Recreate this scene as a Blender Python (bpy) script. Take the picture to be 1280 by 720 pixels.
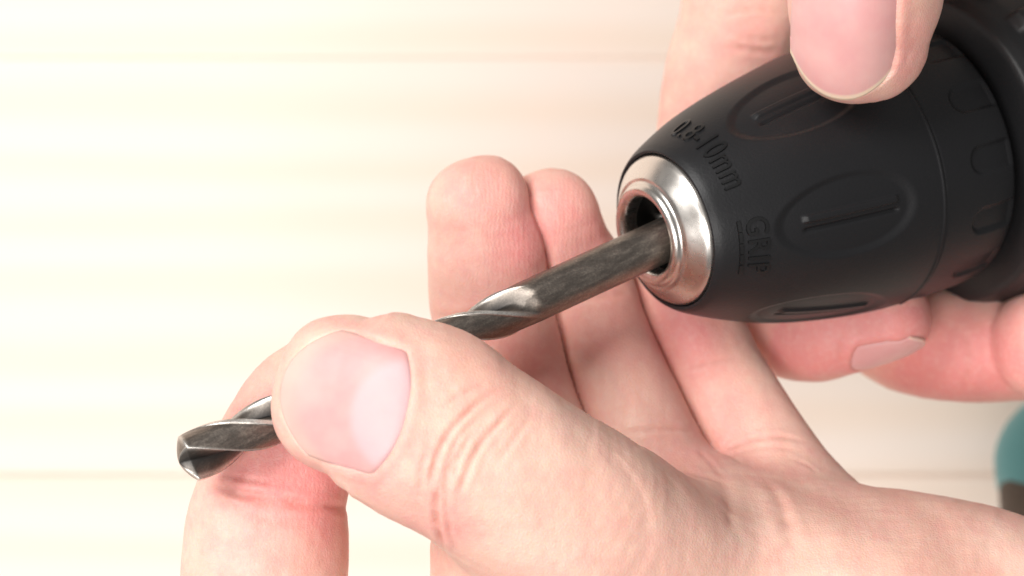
import bpy, bmesh, math, os
import numpy as np
from mathutils import Vector

for o in list(bpy.data.objects):
    bpy.data.objects.remove(o, do_unlink=True)
scene = bpy.context.scene
C = scene.collection
MM = 0.001
HV = float(os.environ.get('HV', '0.36'))          # voxel of the hands, mm

# ------------------------------------------------------------ camera
CAM_H = 300.0                                    # mm above the hands
PXMM = 9.0
cam = bpy.data.cameras.new('camera')
cam.sensor_width = 36
cam.lens = 36 * CAM_H / (1280 / PXMM)
cam.clip_start = 0.01
cam.clip_end = 20
cam.dof.use_dof = True
cam.dof.focus_distance = 0.300
cam.dof.aperture_fstop = 18
camo = bpy.data.objects.new('camera', cam)
C.objects.link(camo)
camo.location = (0, 0, CAM_H * MM)
scene.camera = camo

# ------------------------------------------------------------ light
world = bpy.data.worlds.new('World')
scene.world = world
world.use_nodes = True
bg = world.node_tree.nodes['Background']
bg.inputs[0].default_value = (1.0, 0.985, 0.96, 1)
bg.inputs[1].default_value = 0.22


def area(name, loc, target, size, power, col=(1, 1, 1)):
    l = bpy.data.lights.new(name, 'AREA')
    l.shape = 'RECTANGLE'
    l.size, l.size_y = size
    l.energy = power
    l.color = col
    o = bpy.data.objects.new(name, l)
    C.objects.link(o)
    o.location = loc
    d = Vector(target) - Vector(loc)
    o.rotation_euler = d.to_track_quat('-Z', 'Y').to_euler()
    return o


area('softbox_key', (-0.62, 0.55, 0.85), (0, 0, -0.05), (0.60, 0.50), 14.8, (1, 0.985, 0.96))
area('added_fill', (-0.20, -0.30, 0.86), (0.0, 0, -0.05), (0.50, 0.40), 6.9, (1, 0.97, 0.94))  # unseen fill lamp, added to brighten the hands from the front
scene.view_settings.view_transform = 'Standard'
scene.view_settings.look = 'None'
scene.view_settings.exposure = 0.0
scene.view_settings.gamma = 1.0


# ------------------------------------------------------------ helpers
def W(px, py, z):
    """point (mm) at height z seen at a 1280x720 pixel"""
    k = (CAM_H - z) / CAM_H / PXMM
    return np.array([(px - 640) * k, (360 - py) * k, z], float)


def mesh_obj(name, verts, faces, mat, parent=None, smooth=True):
    me = bpy.data.meshes.new(name)
    v = np.asarray(verts, np.float32)
    me.vertices.add(len(v))
    me.vertices.foreach_set('co', (v * MM).ravel().astype(np.float32))
    if isinstance(faces, np.ndarray):
        n, k = faces.shape
        me.loops.add(n * k)
        me.loops.foreach_set('vertex_index', faces.ravel().astype(np.int32))
        me.polygons.add(n)
        me.polygons.foreach_set('loop_start', np.arange(0, n * k, k, dtype=np.int32))
        me.polygons.foreach_set('loop_total', np.full(n, k, np.int32))
    else:
        tot = np.array([len(f) for f in faces], np.int32)
        st = np.concatenate([[0], np.cumsum(tot)[:-1]]).astype(np.int32)
        me.loops.add(int(tot.sum()))
        me.loops.foreach_set('vertex_index', np.concatenate([np.asarray(f) for f in faces]).astype(np.int32))
        me.polygons.add(len(faces))
        me.polygons.foreach_set('loop_start', st)
        me.polygons.foreach_set('loop_total', tot)
    me.update(calc_edges=True)
    me.validate()
    if smooth:
        me.polygons.foreach_set('use_smooth', np.ones(len(me.polygons), bool))
    if mat:
        me.materials.append(mat)
    o = bpy.data.objects.new(name, me)
    C.objects.link(o)
    if parent:
        o.parent = parent
    return o


def attr(o, name, values):
    a = o.data.attributes.new(name, 'FLOAT', 'POINT')
    a.data.foreach_set('value', np.asarray(values, np.float32))


def rebase(root, origin_mm):
    """put an Empty at origin and keep its children where they are"""
    root.location = Vector(origin_mm) * MM


def empty(name, label, cat, origin_mm=(0, 0, 0)):
    o = bpy.data.objects.new(name, None)
    C.objects.link(o)
    o.location = Vector([float(c) for c in origin_mm]) * MM
    o.empty_display_size = 0.01
    o['label'] = label
    o['category'] = cat
    return o


def under(child, root):
    child.parent = root
    child.matrix_parent_inverse = Vector((0, 0, 0)) and child.matrix_parent_inverse
    from mathutils import Matrix
    child.matrix_parent_inverse = Matrix.Translation(-Vector(root.location))


# ------------------------------------------------------------ node helpers
def new_mat(name):
    m = bpy.data.materials.new(name)
    m.use_nodes = True
    nt = m.node_tree
    b = nt.nodes['Principled BSDF']
    return m, nt, b


def N(nt, kind, **kw):
    n = nt.nodes.new(kind)
    for k, v in kw.items():
        if k in n.inputs.keys():
            n.inputs[k].default_value = v
        else:
            setattr(n, k, v)
    return n


def ramp(nt, src, stops):
    r = nt.nodes.new('ShaderNodeValToRGB')
    e = r.color_ramp.elements
    e[0].position, e[0].color = stops[0][0], (*stops[0][1], 1)
    e[1].position, e[1].color = stops[-1][0], (*stops[-1][1], 1)
    for p, c in stops[1:-1]:
        x = e.new(p)
        x.color = (*c, 1)
    nt.links.new(src, r.inputs[0])
    return r.outputs[0]


def mix(nt, fac, a, b, mode='MIX'):
    m = nt.nodes.new('ShaderNodeMix')
    m.data_type = 'RGBA'
    m.blend_type = mode
    for sock, val in ((m.inputs[0], fac), (m.inputs[6], a), (m.inputs[7], b)):
        if isinstance(val, (int, float)):
            sock.default_value = val
        elif isinstance(val, tuple):
            sock.default_value = (*val, 1)
        else:
            nt.links.new(val, sock)
    return m.outputs[2]


def math_n(nt, op, a, b=None):
    m = nt.nodes.new('ShaderNodeMath')
    m.operation = op
    for sock, val in ((m.inputs[0], a), (m.inputs[1], b)):
        if val is None:
            continue
        if isinstance(val, (int, float)):
            sock.default_value = val
        else:
            nt.links.new(val, sock)
    return m.outputs[0]


def skin_material(name, base, pale, flush_shade, deep):
    m, nt, b = new_mat(name)
    L = nt.links.new
    tc = N(nt, 'ShaderNodeTexCoord')
    co = tc.outputs['Object']
    n1 = N(nt, 'ShaderNodeTexNoise', Scale=70.0, Detail=3.0, Roughness=0.55)
    L(co, n1.inputs['Vector'])
    n2 = N(nt, 'ShaderNodeTexNoise', Scale=260.0, Detail=4.0, Roughness=0.6)
    L(co, n2.inputs['Vector'])
    n3 = N(nt, 'ShaderNodeTexNoise', Scale=1100.0, Detail=3.0, Roughness=0.6)
    L(co, n3.inputs['Vector'])
    af = N(nt, 'ShaderNodeAttribute', attribute_name='flush_shade')  # skin redness, with some painted shade in it
    ac = N(nt, 'ShaderNodeAttribute', attribute_name='crease')
    ap = N(nt, 'ShaderNodeAttribute', attribute_name='pad')
    f1 = ramp(nt, n1.outputs[0], [(0.35, (0, 0, 0)), (0.68, (1, 1, 1))])
    col = mix(nt, f1, base, pale)
    f2 = ramp(nt, n2.outputs[0], [(0.40, (0, 0, 0)), (0.72, (1, 1, 1))])
    f2m = math_n(nt, 'MULTIPLY', f2, 0.30)
    col = mix(nt, f2m, col, flush_shade)
    fl = math_n(nt, 'ADD', af.outputs['Fac'], math_n(nt, 'MULTIPLY', math_n(nt, 'SUBTRACT', n2.outputs[0], 0.5), 0.45))
    fl = math_n(nt, 'MULTIPLY', fl, math_n(nt, 'GREATER_THAN', af.outputs['Fac'], -1.0))
    mr = N(nt, 'ShaderNodeMapRange')
    L(fl, mr.inputs[0])
    col = mix(nt, mr.outputs[0], col, flush_shade)
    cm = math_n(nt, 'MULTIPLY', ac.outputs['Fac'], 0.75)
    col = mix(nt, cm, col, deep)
    f3 = ramp(nt, n3.outputs[0], [(0.45, (0, 0, 0)), (0.75, (1, 1, 1))])
    f3m = math_n(nt, 'MULTIPLY', f3, 0.16)
    col = mix(nt, f3m, col, (0.86, 0.66, 0.58))
    L(col, b.inputs['Base Color'])
    b.inputs['Subsurface Weight'].default_value = 0.45
    b.inputs['Subsurface Radius'].default_value = (1.0, 0.36, 0.2)
    b.inputs['Subsurface Scale'].default_value = 0.0013
    rr = ramp(nt, n2.outputs[0], [(0.3, (0.42, 0.42, 0.42)), (0.7, (0.58, 0.58, 0.58))])
    L(rr, b.inputs['Roughness'])
    b.inputs['Specular IOR Level'].default_value = 0.42
    # relief: fine cells between tiny furrows, plus print ridges where 'pad' is set
    v = N(nt, 'ShaderNodeTexVoronoi', Scale=1900.0, feature='DISTANCE_TO_EDGE')
    nw = N(nt, 'ShaderNodeTexNoise', Scale=300.0, Detail=2.0)
    L(co, nw.inputs['Vector'])
    mw = N(nt, 'ShaderNodeVectorMath', operation='MULTIPLY_ADD')
    L(nw.outputs[1], mw.inputs[0])
    mw.inputs[1].default_value = (0.0015, 0.0015, 0.0015)
    L(co, mw.inputs[2])
    L(mw.outputs[0], v.inputs['Vector'])
    vr = ramp(nt, v.outputs['Distance'], [(0.0, (0, 0, 0)), (0.28, (1, 1, 1))])
    b1 = N(nt, 'ShaderNodeBump', Strength=0.24, Distance=0.00010)
    L(vr, b1.inputs['Height'])
    b2 = N(nt, 'ShaderNodeBump', Strength=0.22, Distance=0.00035)
    L(n2.outputs[0], b2.inputs['Height'])
    L(b1.outputs[0], b2.inputs['Normal'])
    b3 = N(nt, 'ShaderNodeBump', Strength=0.28, Distance=0.00012)
    L(n3.outputs[0], b3.inputs['Height'])
    L(b2.outputs[0], b3.inputs['Normal'])
    wv = N(nt, 'ShaderNodeTexWave', Scale=470.0, Distortion=6.0, Detail=1.0)
    wv.inputs['Detail Scale'].default_value = 0.35
    wv.bands_direction = 'X'
    L(mw.outputs[0], wv.inputs['Vector'])
    b4 = N(nt, 'ShaderNodeBump', Distance=0.00012)
    L(wv.outputs[1], b4.inputs['Height'])
    L(math_n(nt, 'MULTIPLY', ap.outputs['Fac'], 0.13), b4.inputs['Strength'])
    L(b3.outputs[0], b4.inputs['Normal'])
    L(b4.outputs[0], b.inputs['Normal'])
    return m


SKIN = skin_material('skin', (0.80, 0.468, 0.375), (0.84, 0.568, 0.462), (0.76, 0.295, 0.275), (0.60, 0.215, 0.16))


def nail_material():
    m, nt, b = new_mat('nail')
    L = nt.links.new
    tc = N(nt, 'ShaderNodeTexCoord')
    n1 = N(nt, 'ShaderNodeTexNoise', Scale=160.0, Detail=3.0)
    L(tc.outputs['Object'], n1.inputs['Vector'])
    ln = N(nt, 'ShaderNodeAttribute', attribute_name='lunula')
    fe = N(nt, 'ShaderNodeAttribute', attribute_name='free_edge')
    lat = N(nt, 'ShaderNodeAttribute', attribute_name='across')
    f = ramp(nt, n1.outputs[0], [(0.35, (0, 0, 0)), (0.7, (1, 1, 1))])
    col = mix(nt, f, (0.70, 0.36, 0.35), (0.74, 0.44, 0.41))
    col = mix(nt, math_n(nt, 'MULTIPLY', ln.outputs['Fac'], 0.48), col, (0.76, 0.53, 0.57))
    col = mix(nt, fe.outputs['Fac'], col, (0.86, 0.70, 0.51))
    L(col, b.inputs['Base Color'])
    b.inputs['Roughness'].default_value = 0.40
    b.inputs['Specular IOR Level'].default_value = 0.28
    b.inputs['Subsurface Weight'].default_value = 0.4
    b.inputs['Subsurface Radius'].default_value = (1.0, 0.5, 0.35)
    b.inputs['Subsurface Scale'].default_value = 0.001
    mv = N(nt, 'ShaderNodeMath', operation='MULTIPLY')
    L(lat.outputs['Fac'], mv.inputs[0])
    mv.inputs[1].default_value = 7
    nz = N(nt, 'ShaderNodeTexNoise', Scale=1.0, Detail=3.0, noise_dimensions='1D')
    L(mv.outputs[0], nz.inputs['W'])
    bp = N(nt, 'ShaderNodeBump', Strength=0.14, Distance=0.0002)
    L(nz.outputs[0], bp.inputs['Height'])
    L(bp.outputs[0], b.inputs['Normal'])
    return m


NAIL = nail_material()


def simple(name, col, rough, metal=0.0, bump=0.0, bscale=900.0, spec=0.5, var=0.15):
    m, nt, b = new_mat(name)
    L = nt.links.new
    tc = N(nt, 'ShaderNodeTexCoord')
    n = N(nt, 'ShaderNodeTexNoise', Scale=bscale, Detail=4.0, Roughness=0.6)
    L(tc.outputs['Object'], n.inputs['Vector'])
    lo = tuple(c * (1 - var) for c in col)
    hi = tuple(min(1, c * (1 + var)) for c in col)
    L(mix(nt, n.outputs[0], lo, hi), b.inputs['Base Color'])
    b.inputs['Roughness'].default_value = rough
    b.inputs['Metallic'].default_value = metal
    b.inputs['Specular IOR Level'].default_value = spec
    if bump:
        bp = N(nt, 'ShaderNodeBump', Strength=bump, Distance=0.0001)
        L(n.outputs[0], bp.inputs['Height'])
        L(bp.outputs[0], b.inputs['Normal'])
    return m


RUBBER = simple('black_plastic', (0.012, 0.012, 0.0133), 0.42, bump=0.35, bscale=2600.0, spec=0.30)
LETTER = simple('moulded_letter', (0.005, 0.005, 0.0055), 0.34, spec=0.5)
BLACK = simple('black_housing', (0.010, 0.010, 0.011), 0.45, bump=0.4, bscale=1800.0)
TEAL = simple('teal_plastic', (0.07, 0.33, 0.36), 0.42, bump=0.2, bscale=900.0)
DARKRUB = simple('dark_overmould', (0.075, 0.052, 0.035), 0.6, bump=0.3)
DARKHOLE = simple('oiled_steel', (0.10, 0.095, 0.09), 0.38, metal=1.0, bump=0.3)


def chrome_material():
    m, nt, b = new_mat('nickel_plated_steel')
    L = nt.links.new
    tc = N(nt, 'ShaderNodeTexCoord')
    n = N(nt, 'ShaderNodeTexNoise', Scale=500.0, Detail=5.0)
    L(tc.outputs['Object'], n.inputs['Vector'])
    L(mix(nt, n.outputs[0], (0.66, 0.62, 0.58), (0.70, 0.66, 0.62)), b.inputs['Base Color'])
    b.inputs['Metallic'].default_value = 1.0
    L(ramp(nt, n.outputs[0], [(0.3, (0.25, 0.25, 0.25)), (0.75, (0.31, 0.31, 0.31))]), b.inputs['Roughness'])
    bp = N(nt, 'ShaderNodeBump', Strength=0.03, Distance=0.0001)
    L(n.outputs[0], bp.inputs['Height'])
    L(bp.outputs[0], b.inputs['Normal'])
    return m


CHROME = chrome_material()


def bit_material():
    m, nt, b = new_mat('worn_black_oxide_steel')
    L = nt.links.new
    tc = N(nt, 'ShaderNodeTexCoord')
    ed = N(nt, 'ShaderNodeAttribute', attribute_name='wear')
    fl = N(nt, 'ShaderNodeAttribute', attribute_name='flute')
    n1 = N(nt, 'ShaderNodeTexNoise', Scale=420.0, Detail=6.0, Roughness=0.7)
    cmb = N(nt, 'ShaderNodeCombineXYZ')
    for i_, nm in enumerate(('along', 'cosa', 'sina')):
        a_ = N(nt, 'ShaderNodeAttribute', attribute_name=nm)
        L(a_.outputs['Fac'], cmb.inputs[i_])
    n1.inputs['Scale'].default_value = 1.6
    L(cmb.outputs[0], n1.inputs['Vector'])
    n2 = N(nt, 'ShaderNodeTexNoise', Scale=3400.0, Detail=4.0, Roughness=0.7)
    L(tc.outputs['Object'], n2.inputs['Vector'])
    s = math_n(nt, 'ADD', math_n(nt, 'MULTIPLY', n1.outputs[0], 0.6), math_n(nt, 'MULTIPLY', n2.outputs[0], 0.4))
    base = ramp(nt, s, [(0.34, (0.14, 0.122, 0.108)), (0.50, (0.21, 0.18, 0.156)), (0.62, (0.32, 0.275, 0.235)), (0.74, (0.50, 0.46, 0.40))])
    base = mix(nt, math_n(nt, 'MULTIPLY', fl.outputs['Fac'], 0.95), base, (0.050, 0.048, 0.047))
    wf = math_n(nt, 'MULTIPLY', ed.outputs['Fac'], ramp(nt, n2.outputs[0], [(0.30, (0.5, 0.5, 0.5)), (0.55, (1, 1, 1))]))
    base = mix(nt, wf, base, (0.80, 0.76, 0.71))
    L(base, b.inputs['Base Color'])
    b.inputs['Metallic'].default_value = 0.9
    rg = ramp(nt, n1.outputs[0], [(0.3, (0.28, 0.28, 0.28)), (0.7, (0.42, 0.42, 0.42))])
    L(mix(nt, fl.outputs['Fac'], rg, (0.56, 0.56, 0.56)), b.inputs['Roughness'])
    bp = N(nt, 'ShaderNodeBump', Strength=0.35, Distance=0.0001)
    L(n2.outputs[0], bp.inputs['Height'])
    L(bp.outputs[0], b.inputs['Normal'])
    return m


BIT = bit_material()


def wood_material():
    m, nt, b = new_mat('pale_pine')
    L = nt.links.new
    tc = N(nt, 'ShaderNodeTexCoord')
    oi = N(nt, 'ShaderNodeObjectInfo')
    add = N(nt, 'ShaderNodeVectorMath', operation='ADD')
    cmb = N(nt, 'ShaderNodeCombineXYZ')
    L(math_n(nt, 'MULTIPLY', oi.outputs['Random'], 3.0), cmb.inputs[0])
    L(math_n(nt, 'MULTIPLY', oi.outputs['Random'], 1.3), cmb.inputs[1])
    L(tc.outputs['Object'], add.inputs[0])
    L(cmb.outputs[0], add.inputs[1])
    mp = N(nt, 'ShaderNodeMapping')
    mp.inputs['Scale'].default_value = (1.0, 9.0, 4.0)
    L(add.outputs[0], mp.inputs[0])
    n1 = N(nt, 'ShaderNodeTexNoise', Scale=6.0, Detail=4.0, Distortion=0.8)
    L(mp.outputs[0], n1.inputs['Vector'])
    wv = N(nt, 'ShaderNodeTexWave', Scale=2.4, Distortion=4.0, Detail=3.0, bands_direction='Y')
    L(mp.outputs[0], wv.inputs['Vector'])
    n2 = N(nt, 'ShaderNodeTexNoise', Scale=9.0, Detail=2.0)
    L(add.outputs[0], n2.inputs['Vector'])
    col = mix(nt, n1.outputs[0], (0.875, 0.735, 0.645), (0.89, 0.785, 0.725))
    col = mix(nt, math_n(nt, 'MULTIPLY', wv.outputs[1], 0.6), col, (0.85, 0.67, 0.54))
    col = mix(nt, math_n(nt, 'MULTIPLY', n2.outputs[0], 0.5), col, (0.86, 0.74, 0.63))
    L(col, b.inputs['Base Color'])
    b.inputs['Roughness'].default_value = 0.55
    bp = N(nt, 'ShaderNodeBump', Strength=0.15, Distance=0.0005)
    L(n1.outputs[0], bp.inputs['Height'])
    L(bp.outputs[0], b.inputs['Normal'])
    return m


PINE = wood_material()

# ------------------------------------------------------------ table of pine planks
TABLE_Z = -200.0
PLANK = 96.3
table = empty('plank_table', 'pale pine plank table top lying far below the hands, out of focus', 'table', (0, 0, TABLE_Z))


def plank_mesh():
    bm = bmesh.new()
    bmesh.ops.create_cube(bm, size=1.0)
    for v in bm.verts:
        v.co.x *= 1.6
        v.co.y *= (PLANK - 0.1) * MM
        v.co.z *= 0.022
        v.co.z -= 0.011
    bmesh.ops.bevel(bm, geom=[e for e in bm.edges], offset=0.0006, segments=2, affect='EDGES')
    me = bpy.data.meshes.new('plank')
    bm.to_mesh(me)
    bm.free()
    me.materials.append(PINE)
    return me


pm = plank_mesh()
seam_y = W(640, 74, TABLE_Z)[1]                   # the seam seen near the top of the picture
for i in range(-6, 6):
    o = bpy.data.objects.new('plank', pm)
    C.objects.link(o)
    o.parent = table
    o.location = (((i * 37) % 11 - 5) * 0.02, (seam_y + PLANK * (i + 0.5)) * MM, 0.0006 * ((i * 7) % 3 - 1))

# ------------------------------------------------------------ chuck and drill
CH_TILT = math.radians(29)
CH_ANG = math.radians(16.5)
# unit vector from nose to the rear of the drill
AX = np.array([math.cos(CH_TILT) * math.cos(CH_ANG), math.cos(CH_TILT) * math.sin(CH_ANG), -math.sin(CH_TILT)])
CH0 = W(831, 288, -17.0)                         # centre of the front edge of the black sleeve
SIDE = np.cross(AX, [0, 0, 1.0])
SIDE /= np.linalg.norm(SIDE)                     # points to image bottom
UP = np.cross(SIDE, AX)                          # perpendicular to the axis, towards the camera
if UP[2] < 0:
    UP = -UP
    

def chp(s, th, r):
    """point on the drill: axial mm, angle from the camera side towards image bottom, radius"""
    s, th, r = np.broadcast_arrays(np.asarray(s, float), np.asarray(th, float), np.asarray(r, float))
    return CH0 + s[..., None] * AX + (r * np.cos(th))[..., None] * UP + (r * np.sin(th))[..., None] * SIDE


if SIDE[1] > 0:
    SIDE = -SIDE


def grid_faces(nu, nv, wrap_v=True):
    i = np.arange(nu - 1)[:, None]
    j = np.arange(nv if wrap_v else nv - 1)[None, :]
    jn = (j + 1) % nv
    a = i * nv + j
    b = i * nv + jn
    c = (i + 1) * nv + jn
    d = (i + 1) * nv + j
    return np.stack([a, b, c, d], -1).reshape(-1, 4)


drill = empty('power_drill', 'cordless power drill with black keyless chuck, bright steel nose ring and teal body', 'drill', chp(70, 0, 0))


def lathe(name, prof, mat, nth=160, parent=None, sub=1, close=False):
    prof = np.array(prof, float)
    th = np.linspace(0, 2 * np.pi, nth, endpoint=False)
    P = chp(prof[:, 0][:, None] + 0 * th, th[None, :] + 0 * prof[:, :1], prof[:, 1][:, None] + 0 * th)
    f = grid_faces(len(prof), nth)
    # handedness so that normals look outward
    v = P.reshape(-1, 3)
    q = f[0]
    n = np.cross(v[q[1]] - v[q[0]], v[q[2]] - v[q[0]])
    o = mesh_obj(name, v, f[:, ::-1], mat)
    under(o, drill)
    if parent is not None:
        pass
    return o


def smooth_prof(pts, n):
    """Catmull-Rom through (s, r) points"""
    p = np.array(pts, float)
    p = np.vstack([2 * p[0] - p[1], p, 2 * p[-1] - p[-2]])
    out = []
    for i in range(1, len(p) - 2):
        t = np.linspace(0, 1, n, endpoint=False)[:, None]
        out.append(0.5 * (2 * p[i] + (-p[i - 1] + p[i + 1]) * t + (2 * p[i - 1] - 5 * p[i] + 4 * p[i + 1] - p[i + 2]) * t ** 2
                          + (-p[i - 1] + 3 * p[i] - 3 * p[i + 1] + p[i + 2]) * t ** 3))
    out.append(p[-2][None])
    return np.vstack(out)


BODY_PTS = [(0.0, 12.1), (1.2, 12.9), (4, 14.2), (8, 15.8), (13, 17.5), (19, 19.0), (26, 20.2), (33, 21.0), (40, 21.4), (46, 21.5), (50, 21.2)]
_bp = smooth_prof(BODY_PTS, 12)


def body_r(s):
    return np.interp(s, _bp[:, 0], _bp[:, 1])


def sstep(a, b, x):
    t = np.clip((x - a) / (b - a), 0, 1)
    return t * t * (3 - 2 * t)


SEAM = 35.5
TH0 = math.radians(17)
OV_S = 19.3


def body_disp(s, th):
    r = body_r(s)
    k = np.round((th - TH0) / (np.pi / 3))
    dt = (th - TH0) - k * np.pi / 3
    a = (s - OV_S) / 11.4
    bb = dt * r / 6.3
    bb = bb / np.clip(1.0 + 0.10 * a, 0.6, 1.4)
    e = np.sqrt(a * a + bb * bb)
    d = -0.70 * (1 - sstep(0.84, 1.02, e)) * (0.75 + 0.25 * np.clip(1 - e, 0, 1))
    # a raised bar with a slot beside it
    am = np.abs(s - OV_S - 0.8)
    lat = dt * r
    inbar = 1 - sstep(6.9, 8.0, am)
    d = d + 0.42 * inbar * (1 - sstep(0.35, 0.75, np.abs(lat + 0.75)))
    d = d - 0.45 * inbar * np.exp(-((lat - 0.95) / 0.33) ** 2)
    # seam ridge
    d = d + 0.20 * np.exp(-((s - SEAM) / 0.20) ** 2) - 0.16 * np.exp(-((s - SEAM - 0.5) / 0.22) ** 2)
    d = d - 0.18 * sstep(SEAM, SEAM + 0.6, s)
    # slots in the rear sleeve
    ns = 14
    k2 = np.round((th - math.radians(9)) / (2 * np.pi / ns))
    d2 = ((th - math.radians(9)) - k2 * 2 * np.pi / ns) * r
    L0 = 43.6
    q = np.where(s < L0, np.hypot(s - L0, d2), np.abs(d2))
    d = d - 0.55 * (1 - sstep(1.6, 2.5, q)) * sstep(SEAM + 1, SEAM + 3, s)
    return d


ns_, nt_ = 330, 900
s1 = np.linspace(0, 49.2, ns_)
th1 = np.linspace(0, 2 * np.pi, nt_, endpoint=False)
S, T = np.meshgrid(s1, th1, indexing='ij')
R = body_r(S) + body_disp(S, T)
# rounded rear and front lips
rear_s = np.array([49.7, 50.1, 50.3, 50.3, 50.3])
rear_r = np.array([21.0, 20.6, 20.1, 18.5, 14.0])
front_s = np.array([2.0, 0.2, -0.12, -0.10])
front_r = np.array([11.5, 11.55, 11.75, 12.0])
Sall = np.vstack([np.repeat(front_s[:, None], nt_, 1), S, np.repeat(rear_s[:, None], nt_, 1)])
Rall = np.vstack([np.repeat(front_r[:, None], nt_, 1), R, np.repeat(rear_r[:, None], nt_, 1)])
Tall = np.vstack([np.repeat(th1[None], len(front_s), 0), T, np.repeat(th1[None], len(rear_s), 0)])
P = chp(Sall, Tall, Rall)
sleeve = mesh_obj('grip_sleeve', P.reshape(-1, 3), grid_faces(P.shape[0], nt_)[:, ::-1], RUBBER)
sleeve['label'] = 'black plastic grip sleeve with oval finger recesses and moulded lettering'
under(sleeve, drill)

# steel nose ring
prof = [(6.0, 5.6), (-1.8, 5.6), (-2.9, 5.75), (-3.5, 6.1), (-3.75, 6.6), (-3.7, 7.1), (-3.35, 7.5), (-2.9, 7.7), (-2.65, 7.9), (-2.55, 8.15),
        (-2.45, 8.5), (-2.15, 8.95), (-1.5, 9.8), (-0.75, 10.75), (-0.35, 11.1), (0.0, 11.3), (0.5, 11.4), (2.5, 11.4)]
pr = [prof[0]] + [tuple(x) for x in smooth_prof(prof[1:], 6)]
nose = lathe('nose_ring', pr, CHROME, 220)
# dark bore with three jaws
lathe('bore', [(-1.0, 5.58), (2.0, 5.55), (14.0, 5.5), (14.2, 4.0), (14.2, 0.05)], DARKHOLE, 96)
for j in range(3):
    a0 = math.radians(200 + 120 * j)
    bm = []
    pts = []
    for s, w, ri in ((2.2, 0.9, 4.0), (3.2, 1.5, 3.6), (13.5, 1.6, 3.6)):
        for lat, rad in ((-w, 5.5), (-w, ri + 0.5), (-0.35, ri), (0.35, ri), (w, ri + 0.5), (w, 5.5)):
            pts.append(chp(s, a0, 0) + rad * (math.cos(a0) * UP + math.sin(a0) * SIDE) + lat * (-math.sin(a0) * UP + math.cos(a0) * SIDE))
    fs = []
    for r_ in range(2):
        for c in range(5):
            i = r_ * 6 + c
            fs.append([i, i + 1, i + 7, i + 6])
    fs.append([5, 4, 3, 2, 1, 0])
    jo = mesh_obj('jaw', np.array(pts), fs, DARKHOLE, smooth=False)
    under(jo, drill)

# spindle and housing behind the sleeve
lathe('spindle_collar', [(50.0, 10.0), (50.0, 15.0), (54.2, 15.0), (54.2, 22.0)], BLACK, 96)
pr = [(52.4, 14), (52.4, 23.2), (52.7, 24.0), (53.3, 24.6), (54.5, 25.2), (57, 26.0), (60, 26.6)]
ns2, nt2 = 60, 480
sh = np.linspace(53.5, 76, ns2)
S, T = np.meshgrid(sh, np.linspace(0, 2 * np.pi, nt2, endpoint=False), indexing='ij')
base = np.interp(S, [53.5, 55, 58, 64, 76], [24.6, 25.3, 26.2, 27.0, 27.6])
k = (T * 18 / (2 * np.pi) + 0.25) % 1.0 - 0.5
rib = (1 - sstep(0.14, 0.24, np.abs(k))) * sstep(56.5, 58.0, S) * (1 - sstep(72, 73.5, S))
R2 = base + 1.3 * rib
fs_, fr_ = np.array([53.0, 53.0, 53.2]), np.array([14.0, 23.4, 24.2])
Sa = np.vstack([np.repeat(fs_[:, None], nt2, 1), S, np.repeat(np.array([[76.5], [76.6]]), nt2, 1)])
Ra = np.vstack([np.repeat(fr_[:, None], nt2, 1), R2, np.repeat(np.array([[27.0], [15.0]]), nt2, 1)])
Ta = np.vstack([T[:3], T, T[:2]])
P = chp(Sa, Ta, Ra)
tc_ = mesh_obj('torque_collar', P.reshape(-1, 3), grid_faces(P.shape[0], nt2)[:, ::-1], BLACK)
under(tc_, drill)
lathe('motor_housing', smooth_prof([(76.8, 10), (76.8, 24), (77.5, 27.5), (82, 29.5), (100, 31), (130, 31), (150, 29), (165, 22), (170, 8)], 6), TEAL, 96)


# handle and foot: built from rounded loops along a path
def loft(name, rings, mat, nn=48, expo=3.2):
    """rings: (centre, axis u, axis v, half u, half v)"""
    a = np.linspace(0, 2 * np.pi, nn, endpoint=False)
    ca, sa = np.cos(a), np.sin(a)
    cu = np.sign(ca) * np.abs(ca) ** (2 / expo)
    cv = np.sign(sa) * np.abs(sa) ** (2 / expo)
    V = []
    for c, u, v, hu, hv in rings:
        V.append(np.asarray(c) + cu[:, None] * hu * np.asarray(u) + cv[:, None] * hv * np.asarray(v))
    V = np.vstack(V)
    f = [list(x) for x in grid_faces(len(rings), nn)]
    f.append(list(range(nn))[::-1])
    f.append(list(range((len(rings) - 1) * nn, len(rings) * nn)))
    o = mesh_obj(name, V, f, mat)
    bm = bmesh.new()
    bm.from_mesh(o.data)
    bmesh.ops.recalc_face_normals(bm, faces=bm.faces)
    bm.to_mesh(o.data)
    bm.free()
    return o


HD = np.array([0.12, -0.97, -0.20])               # handle runs towards the bottom of the picture
HD /= np.linalg.norm(HD)
HX = AX - HD * AX.dot(HD)
HX /= np.linalg.norm(HX)
HZ = np.cross(HD, HX)
h0 = chp(118, 0, 0)
foot_c = W(1335, 650, -122) + HX * 52
L_h = (foot_c - h0).dot(HD)
rings = []
for t in np.linspace(0, 1, 10):
    c = h0 * (1 - t) + (foot_c - HD * 14) * t
    rings.append((c, HX, HZ, 21 - 3 * math.sin(t * 3.1), 15.5))
under(loft('handle', rings, DARKRUB), drill)


def slab(name, c, d, hu, hv, hh, rnd, mat):
    rings = []
    for t in np.linspace(-1, 1, 15):
        q = math.sqrt(max(0, 1 - max(0, (abs(t) * hh - (hh - rnd)) / rnd) ** 2))
        rings.append((c + d * hh * t, HX, HZ, hu - rnd * (1 - q), hv - rnd * (1 - q)))
    return loft(name, rings, mat, 64, 3.6)


under(slab('foot', foot_c - HD * 3, HD, 51, 36, 16, 15, TEAL), drill)
under(slab('battery_pack', foot_c + HD * 7, HD, 54.0, 31, 13, 6, DARKRUB), drill)


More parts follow.
